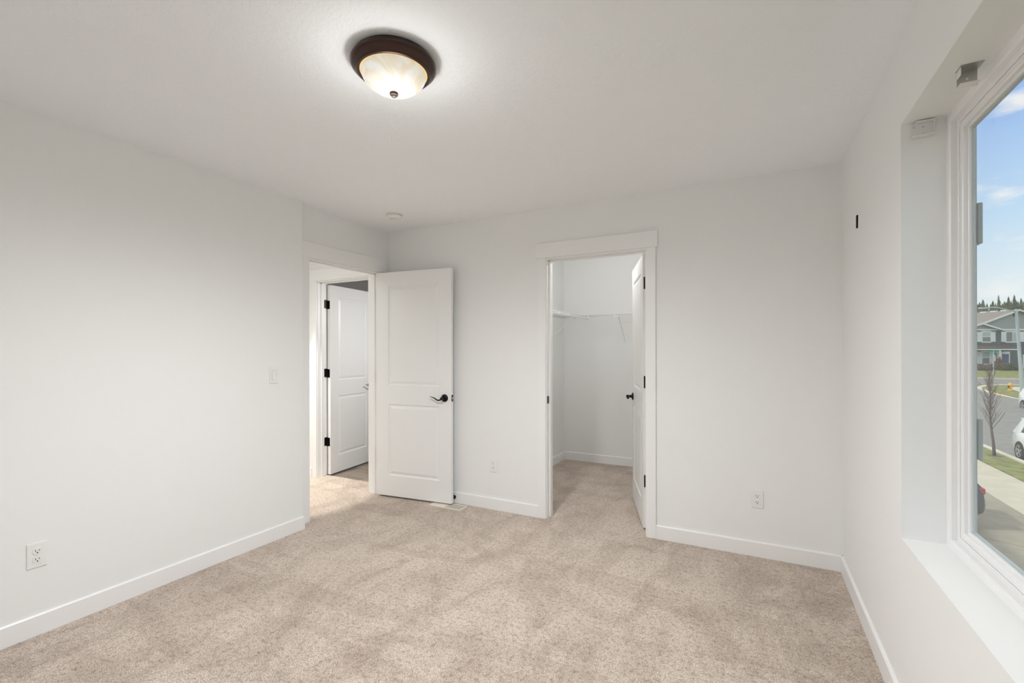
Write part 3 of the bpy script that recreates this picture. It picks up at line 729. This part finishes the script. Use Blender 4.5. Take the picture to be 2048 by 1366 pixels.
hwin(2012, 2037, 664, 683, 0, 'v', ((2001.8, 2010.8), (2038.5, 2047.5)))
hwin(1963.5, 1977.5, 703.5, 727, -.6, 'h', ((1979, 1988), (1953, 1962)))
PY = -1.7
MB().prism([(PY - .1, hz(696, PY)), (PY - .1, hz(699.5, PY)), (0, hz(699.5, PY)), (0, hz(686))], gx - 2.7, hx(2036, PY), 'x').build('porch_roof', M_brown, H)
MB().box(gx - 2.75, hx(2036, PY), PY - .16, PY - .08, hz(700, PY), hz(697.8, PY)).build('gutter', M_white, H)
MB().box(hx(1998.2, PY), hx(2002.6, PY), PY, PY + .3, hz(736, PY), hz(699, PY)).build('porch_column', M_white, H)
MB().box(hx(2001.5), hx(2019), -.05, 0, hz(739), hz(703)).build('door_frame', M_white, H)
dd = MB().box(hx(2003.5), hx(2016.5), -.09, -.04, hz(737), hz(708)).build('front_door', M_bdoor, H)
MB().box(hx(2014.5), hx(2014.5) + .08, -.14, -.09, hz(724), hz(722)).build('door_knob', M_chrome, dd)
MB().box(hx(2045), hx(2045) + 4.9, -.05, .0, hz(744), hz(709)).build('garage_frame', M_white, H)
MB().box(hx(2048), hx(2048) + 4.4, -.09, -.04, hz(744), hz(712)).build('garage_door', M_pane2, H)

# ---- shrubs along the house front
def blob(name, loc, r, h, m, seed, label, group):
    rnd = random.Random(seed); bm = bmesh.new(); bmesh.ops.create_icosphere(bm, subdivisions=4, radius=1)
    for v in bm.verts:
        n = v.co.copy(); k = 1 + .16 * math.sin(5 * n.x + seed) * math.cos(6 * n.y - seed) + rnd.uniform(-.13, .13)
        v.co = Vector((n.x * r * k, n.y * r * k, max(0, (n.z + .75)) / 1.75 * h * k))
    mb = MB.__new__(MB); mb.bm = bm
    return tag(mb.build(name, m, loc=loc), label, 'shrub', group)
for i, (u, r, h, mm, lb) in enumerate([(1962, .5, .8, M_shrubr, 'reddish shrub at the left end of the bed before the grey house'), (1971, .5, .7, M_shrub, 'low green shrub under the lower window of the grey house'), (1979, .5, .75, M_shrubr, 'reddish shrub between window and porch of the grey house'), (1996, .5, 1.5, M_shrubr, 'taller dark red shrub beside the porch column'), (2008, .55, .9, M_shrub, 'wide green shrub before the blue front door'), (2019, .55, .85, M_shrub, 'green shrub just right of the blue front door'), (2030, .5, .6, M_shrub, 'low olive shrub before the plain wall near the garage')]):
    p = at(u, 740, 62.5 if i != 3 else 63); blob('shrub', (p.x, p.y, gz(p.x, p.y) + .06), r * .86, h, mm, i + 3, lb, 'shrubs in front of the grey house')

# ---- conifers behind the house
def conifer(u, vtop, d, r, seed, label):
    rnd = random.Random(seed); p = at(u, vtop, d); z0 = gz(p.x, p.y); Hh = p.z - z0
    e = tag(empty('conifer', (p.x, p.y, z0)), label, 'tree', 'conifers behind the grey house')
    bm = bmesh.new(); n = 22
    for k in range(n):
        t = k / n; zc = Hh * (.10 + .90 * t); rr = r * (1 - t) ** .85 * rnd.uniform(.8, 1.12) + .12; seg = 15; drop = Hh * .05 + rr * .35
        a0 = rnd.uniform(0, 6)
        top = bm.verts.new((0, 0, min(Hh, zc + Hh * .055))); lo = []
        for i in range(seg * 2):
            a = a0 + PI * i / seg; q = rr * (rnd.uniform(.85, 1.2) if i % 2 == 0 else rnd.uniform(.45, .62)); lo.append(bm.verts.new((q * math.cos(a), q * math.sin(a), zc - (drop * rnd.uniform(.4, .8) if i % 2 == 0 else drop * .1))))
        for i in range(seg * 2): bm.faces.new((top, lo[i], lo[(i + 1) % (seg * 2)]))
    mb = MB.__new__(MB); mb.bm = bm; mb.build('crown', M_conif, e)
    MB().tube([(0, 0, 0), (0, 0, Hh * .9)], [.28, .05], 8).build('trunk', M_bark, e)
cons = [(1959, 603, 100, 2.1, 'conifer showing nearest the far window jamb'),
        (1966, 598, 112, 2.1, 'slim conifer second from the window jamb'),
        (1974, 606, 124, 2.1, 'low conifer under the end of the street lamp arm'),
        (1985.5, 600.5, 106, 2.1, 'narrow conifer above the roof left of the tallest pair'),
        (1997, 589, 136, 1.6, 'thin hazy conifer top standing farthest back'),
        (1999, 599, 118, 2.1, 'broad yellow-green conifer in the middle of the row'),
        (2009, 602, 100, 2.1, 'short conifer filling the gap in the middle of the row'),
        (2017, 592, 112, 2.1, 'tall broad conifer above the main gable'),
        (2028.5, 588.5, 124, 2.1, 'tallest pointed conifer left of the lamp post'),
        (2036, 602, 106, 2.1, 'short conifer directly behind the lamp post top'),
        (2042, 595, 118, 2.1, 'conifer right of the lamp post'),
        (2052, 601, 100, 2.1, 'conifer at the picture edge beyond the lamp post'),
        (2066, 590, 112, 2.1, 'tall conifer just outside the picture'),
        (2085, 596, 124, 2.1, 'conifer farther right behind the house')]
for k in range(9): cons.append((2105 + k * 38, 594 + (k * 7) % 12, (100, 118, 108)[k % 3], 3.0, 'conifer of the row beyond the picture edge, standing %s from the house' % ['first', 'second', 'third', 'fourth', 'fifth', 'sixth', 'seventh', 'eighth', 'ninth'][k]))
for k, (u, v, lb) in enumerate([(1955.5, 607, 'left'), (1962.5, 606, 'left'), (1970, 609, 'left'), (1981, 607, 'middle'), (1991, 605, 'middle'), (2004.5, 606, 'middle'), (2012.5, 603, 'right'), (2022.5, 601, 'right'), (2032.5, 600, 'right'), (2047, 602, 'right')]):
    cons.append((u, v, 148 + (k * 2 % 5) * 14, 3.0, 'small distant conifer between nearer trees, beside %s' % (['the far window jamb', 'its slim neighbour', 'the lamp arm end', 'the narrow one', 'the roof ridge', 'the broad one', 'the short one', 'the main gable', 'the tallest one', 'the picture edge'][k])))
for i, (u, v, d, r, lb) in enumerate(cons): conifer(u, v, d, r, i * 7 + 1, lb)

# ---- bare young street tree
def bare_tree():
    rnd = random.Random(11); x, y = 8.93, 26.5; z0 = gz(x, y) + .05
    e = tag(empty('street_tree', (x, y, z0)), 'leafless young street tree in the grass strip', 'tree')
    tr = [(0, 0, 0), (-.02, .02, .5), (-.07, .05, 1.1), (-.10, .10, 1.8), (-.07, .13, 2.6), (-.10, .16, 3.6)]
    MB().tube(tr, [.060, .048, .040, .030, .018, .006], 9).build('trunk', M_bark, e, smooth='all')
    def P(t):
        z = t * 3.6
        for a, b in zip(tr, tr[1:]):
            if a[2] <= z <= b[2]: return Vector(a).lerp(Vector(b), (z - a[2]) / (b[2] - a[2]))
    m = MB()
    for k in range(54):
        t = .30 + .66 * k / 54; p = P(t); a = k * 2.4 + rnd.uniform(-.3, .3); L = (1.0 - .75 * max(0, t - .35)) * rnd.uniform(.6, 1.1) * .82
        h_ = rnd.uniform(.25, .62); d = Vector((math.cos(a) * h_, math.sin(a) * h_, .95)).normalized(); q = [p + d * (L * f_) + Vector((0, 0, .14 * L * f_ * f_)) for f_ in (0, .33, .66, 1)]
        m.tube(q, [.011, .008, .005, .003], 5)
        for f_ in (.25, .4, .55, .7, .85):
            b0 = p + d * (L * f_) + Vector((0, 0, .14 * L * f_ * f_)); a2 = a + rnd.choice((-1, 1)) * rnd.uniform(.5, 1.4); d2 = Vector((math.cos(a2) * .6, math.sin(a2) * .6, .8)); l2 = L * rnd.uniform(.2, .42)
            m.tube([b0, b0 + d2 * l2 * .5, b0 + d2 * l2 + Vector((0, 0, .05))], [.006, .004, .002], 4)
    m.build('branches', M_bark, e)
    MB().lathe([(.0, 0), (.22, 0), (.20, .02), (0, .03)], 16).build('soil_ring', M_bark, e)
bare_tree()

# ---- street lamp
p = at(2045, 790, 39); e = tag(empty('street_lamp', (p.x, p.y, gz(p.x, p.y) + .06), YAW), 'leaning grey street lamp with a long curved arm', 'street lamp')
zt = 4.66 - gz(p.x, p.y)
MB().tube([(0, 0, 0), (-.52, 0, zt)], [.135, .09], 12).lathe([(.2, 0), (.2, .12), (.15, .2), (.14, .25)], 12).build('pole', M_galv, e, smooth=True)
kx = 39 / FPX
def lz(v): return EYE + (698.94 - v) * kx - gz(p.x, p.y) - .06
arm = [((u - 2045) * kx, 0, lz(v)) for u, v in ((2034, 624.0), (2020, 621), (2006, 617.5), (1995, 615.0), (1985, 614.5), (1974, 615.6))]
MB().tube(arm, [.055, .05, .045, .04, .04, .035], 8).build('arm', M_galv, e, smooth='all')
MB().box(-.42, .12, -.14, .14, -.06, .06, .03, 2, Matrix.Translation(((1970 - 2045) * kx, 0, lz(616.2)))).build('lamp_head', M_galv, e)

# ---- fire hydrant
e = tag(empty('fire_hydrant', (20.2, 56.9, gz(20.2, 56.9) + .062), YAW), 'yellow fire hydrant on the corner lawn', 'fire hydrant')
MB().lathe([(0, 0), (.17, 0), (.17, .05), (.12, .07), (.115, .45), (.15, .47), (.15, .52), (.13, .56), (.10, .63), (.04, .67), (.03, .72), (0, .72)], 20).build('body', M_yellow, e, smooth=True)
Mx = Matrix.Rotation(PI / 2, 4, 'Y')
MB().lathe([(0, -.22), (.06, -.22), (.065, -.19), (.055, -.15), (.055, .15), (.065, .19), (.06, .22), (0, .22)], 14, Matrix.Translation((0, 0, .37)) @ Mx).build('hose_nozzles', M_yellow, e, smooth=True)
MB().lathe([(0, 0), (.075, 0), (.075, .05), (.04, .06), (0, .06)], 14, Matrix.Translation((-.17, -.05, .37)) @ Matrix.Rotation(-PI / 2, 4, 'Y')).build('nozzle_cap', M_black, e, smooth=True)

# ---- street sign post
p = at(1987, 764, 50); zb = gz(p.x, p.y) + .05; e = tag(empty('street_sign', (p.x, p.y, zb), YAW), 'street sign post with a green name blade and a stop sign seen edge-on', 'street sign')
ks = 50 / FPX
MB().box(-.03, .03, -.03, .03, 0, 3.35).build('post', M_galv, e)
zt = EYE + (698.94 - 701.3) * ks - zb
MB().box((1977.6 - 1987) * ks, (1997.6 - 1987) * ks, -.012, .012, zt - .11, zt + .03, .003, 1).build('name_blade', M_green, e)
MB().box(-.012, .012, -.45, .45, zt - .26, zt - .13, .003, 1).build('name_blade', M_green, e)
Mo = Matrix.Translation((.05, 0, zt - .80)) @ Matrix.Rotation(R(-62), 4, 'Z')
MB().prism([(.40 * math.cos(PI / 8 + PI / 4 * k), .40 * math.sin(PI / 8 + PI / 4 * k)) for k in range(8)], .03, .04, 'x', Mo).build('stop_plate', M_signb, e)

# ---- cars     local: x forward from the rear bumper, y left, z up
def car(name, loc, rz, body, label, L=4.55, Wd=1.84, wr=.345):
    e = tag(empty(name, loc, rz), label, 'car')
    hw = Wd / 2
    st = [(0, .42, .78, .80), (.06, .34, .98, .90), (.22, .28, 1.08, .97), (.9, .24, 1.10, 1.0), (2.4, .22, 1.06, 1.0), (3.25, .22, 1.06, 1.0), (3.6, .24, 1.02, .99), (4.2, .26, .93, .95), (4.45, .32, .80, .86), (4.55, .40, .66, .76)]
    bm = bmesh.new(); rings = []
    for x, zb_, zt_, wf in st:
        w_ = hw * wf; zm_ = (zb_ + zt_) / 2; half = [(0, zb_), (w_ * .80, zb_), (w_ * .96, min(zb_ + .08, zm_ - .04)), (w_, min(zb_ + .28, zm_ - .02)), (w_ * 1.0, max(zt_ - .26, zm_ + .02)), (w_ * .965, zt_ - .08), (w_ * .90, zt_), (0, zt_ + .015)]
        rings.append([bm.verts.new((x, y, z)) for y, z in half] + [bm.verts.new((x, -y, z)) for y, z in half[-2:0:-1]])
    for a, b in zip(rings, rings[1:]):
        for i in range(len(a)): bm.faces.new((a[i], a[(i + 1) % len(a)], b[(i + 1) % len(a)], b[i]))
    bm.faces.new(rings[0]); bm.faces.new(rings[-1][::-1])
    mb = MB.__new__(MB); mb.bm = bm; bo = mb.build('body', body, e, smooth=True)
    # cabin: glass house and painted roof with pillars
    zc0, zc1 = 1.07, 1.62
    lo = [(.12, .83), (3.30, .83)]; hi = [(.62, .66), (2.45, .66)]
    def q(x, y, z): return (x, y, z)
    g = bmesh.new()
    V = [g.verts.new(p_) for p_ in (q(.14, -.82, zc0), q(3.30, -.82, zc0), q(3.30, .82, zc0), q(.14, .82, zc0), q(.60, -.65, zc1), q(2.45, -.65, zc1), q(2.45, .65, zc1), q(.60, .65, zc1))]
    for f_ in ((4, 5, 6, 7), (0, 1, 5, 4), (1, 2, 6, 5), (2, 3, 7, 6), (3, 0, 4, 7), (3, 2, 1, 0)): g.faces.new([V[i] for i in f_])
    mb = MB.__new__(MB); mb.bm = g; mb.build('windows', M_cglass, e)
    MB().box(.34, 2.52, -.69, .69, 1.60, 1.67, .03, 3).build('roof', body, e, smooth=True)
    for s_ in (-1, 1):
        MB().tube([(3.34, s_ * .83, 1.06), (2.45, s_ * .66, 1.63)], .04, 6).build('windscreen_pillar', body, e)
        MB().tube([(1.75, s_ * .83, 1.06), (1.72, s_ * .66, 1.63)], .035, 6).build('centre_pillar', body, e)
        b_ = bmesh.new(); A = [(.10, .845, 1.04), (.72, .845, 1.04), (.92, .695, 1.63), (.52, .695, 1.645)]
        lo_ = [b_.verts.new((x, s_ * y, z)) for x, y, z in A]; hi_ = [b_.verts.new((x, s_ * (y - .07), z)) for x, y, z in A]
        b_.faces.new(lo_); b_.faces.new(hi_[::-1])
        for i in range(4): b_.faces.new((lo_[i], lo_[(i + 1) % 4], hi_[(i + 1) % 4], hi_[i]))
        mb = MB.__new__(MB); mb.bm = b_; mb.build('rear_pillar', body, e)
    for s_ in (-1, 1):
        MB().box(.015, .26, s_ * hw * .70 - .16, s_ * hw * .70 + .16, .86, 1.02, .03, 2).build('tail_lamp', M_red, e)
        MB().box(4.20, 4.44, s_ * hw * .66 - .15, s_ * hw * .66 + .15, .70, .84, .03, 2).build('headlamp', M_lampw, e)
        for x in (.86, 3.62):
            Mw = Matrix.Translation((x, s_ * (hw - .115), wr)) @ Matrix.Rotation(-s_ * PI / 2, 4, 'X')
            MB().lathe([(wr + .055, .0), (wr + .065, .10), (wr + .055, .118), (0, .118)], 32, Mw, cap=False).build('wheel_well_shade', M_tyre, e)  # dark disc painted in for the shade inside the wheel well
            wl = MB().lathe([(wr * .66, -.02), (wr * .94, -.02), (wr, .02), (wr, .11), (wr * .95, .135), (wr * .70, .14), (wr * .68, .10), (wr * .66, -.02)], 32, Mw, cap=False).build('wheel', M_tyre, e, smooth=True)
            r_ = MB().lathe([(0, .125), (.05, .13), (.055, .12), (0, .12)], 16, Mw)
            for k in range(5): r_.box(-.035, .035, .03, wr * .68, .118, .134, M=Mw @ Matrix.Rotation(2 * PI * k / 5, 4, 'Z'))
            r_.lathe([(wr * .62, .10), (wr * .69, .10), (wr * .71, .142), (wr * .64, .135), (wr * .62, .10)], 32, Mw, cap=False)
            r_.build('rim', M_rim, wl)
    MB().box(-.02, .10, -.62, .62, .44, .60, .03, 2).build('rear_bumper', body if body is M_carw else M_tyre, e)
    MB().box(-.005, .05, -.26, .26, .74, .86, .01, 1).build('number_plate', M_white, e)
    return e
car('car', (10.62, 27.42, gz(10.6, 24.5) - .02), -PI / 2, M_carw, 'white car parked at the near curb beside the street tree')
car('car', (17.07, 44.6, gz(16.5, 42.3) + .05), -PI / 2, M_carw, 'white car parked farther off below the street lamp')
car('car', (5.15, 16.50, gz(5, 17) + .01), PI, M_card, 'dark car on the driveway, its tail showing past the window jamb')

# ---- this house from outside, and an unseen neighbouring house added to shade the driveway
tag(MB().box(-9, XEXT, -6, 7.5, -3.4, -.13).build('wall_lower', M_ext), 'ground floor of this house', 'wall', kind='structure')
tag(MB().box(XR + .1, XEXT, YCB + .13, 7.5, -.13, 2.56).box(XR + .1, XEXT, -6, YF - .13, -.13, 2.56).build('wall_outer', M_ext), 'outer siding of this house either side of the bedroom', 'wall', kind='structure')
tag(MB().prism([(-9.4, 2.76), (XEXT + .35, 2.76), (-4.2, 5.0)], -6.4, 7.9, 'y').build('roof', M_shingle), 'shingled roof of this house', 'roof', kind='structure')
nh = tag(empty('house', (-4.2, 14.6, -3.17)), 'added neighbouring house hidden beyond the far window jamb, shading the driveway', 'house')
MB().box(-5, 4.4, -5.2, 5.6, 0, 5.6).build('wall', M_ext, nh)
MB().prism([(-5.5, 5.5), (4.8, 5.5), (-.3, 7.8)], -5.6, 6.0, 'y').build('roof', M_shingle, nh)
MB().box(4.38, 4.45, -2.4, 2.4, 0, 2.2).build('garage_door', M_white, nh)
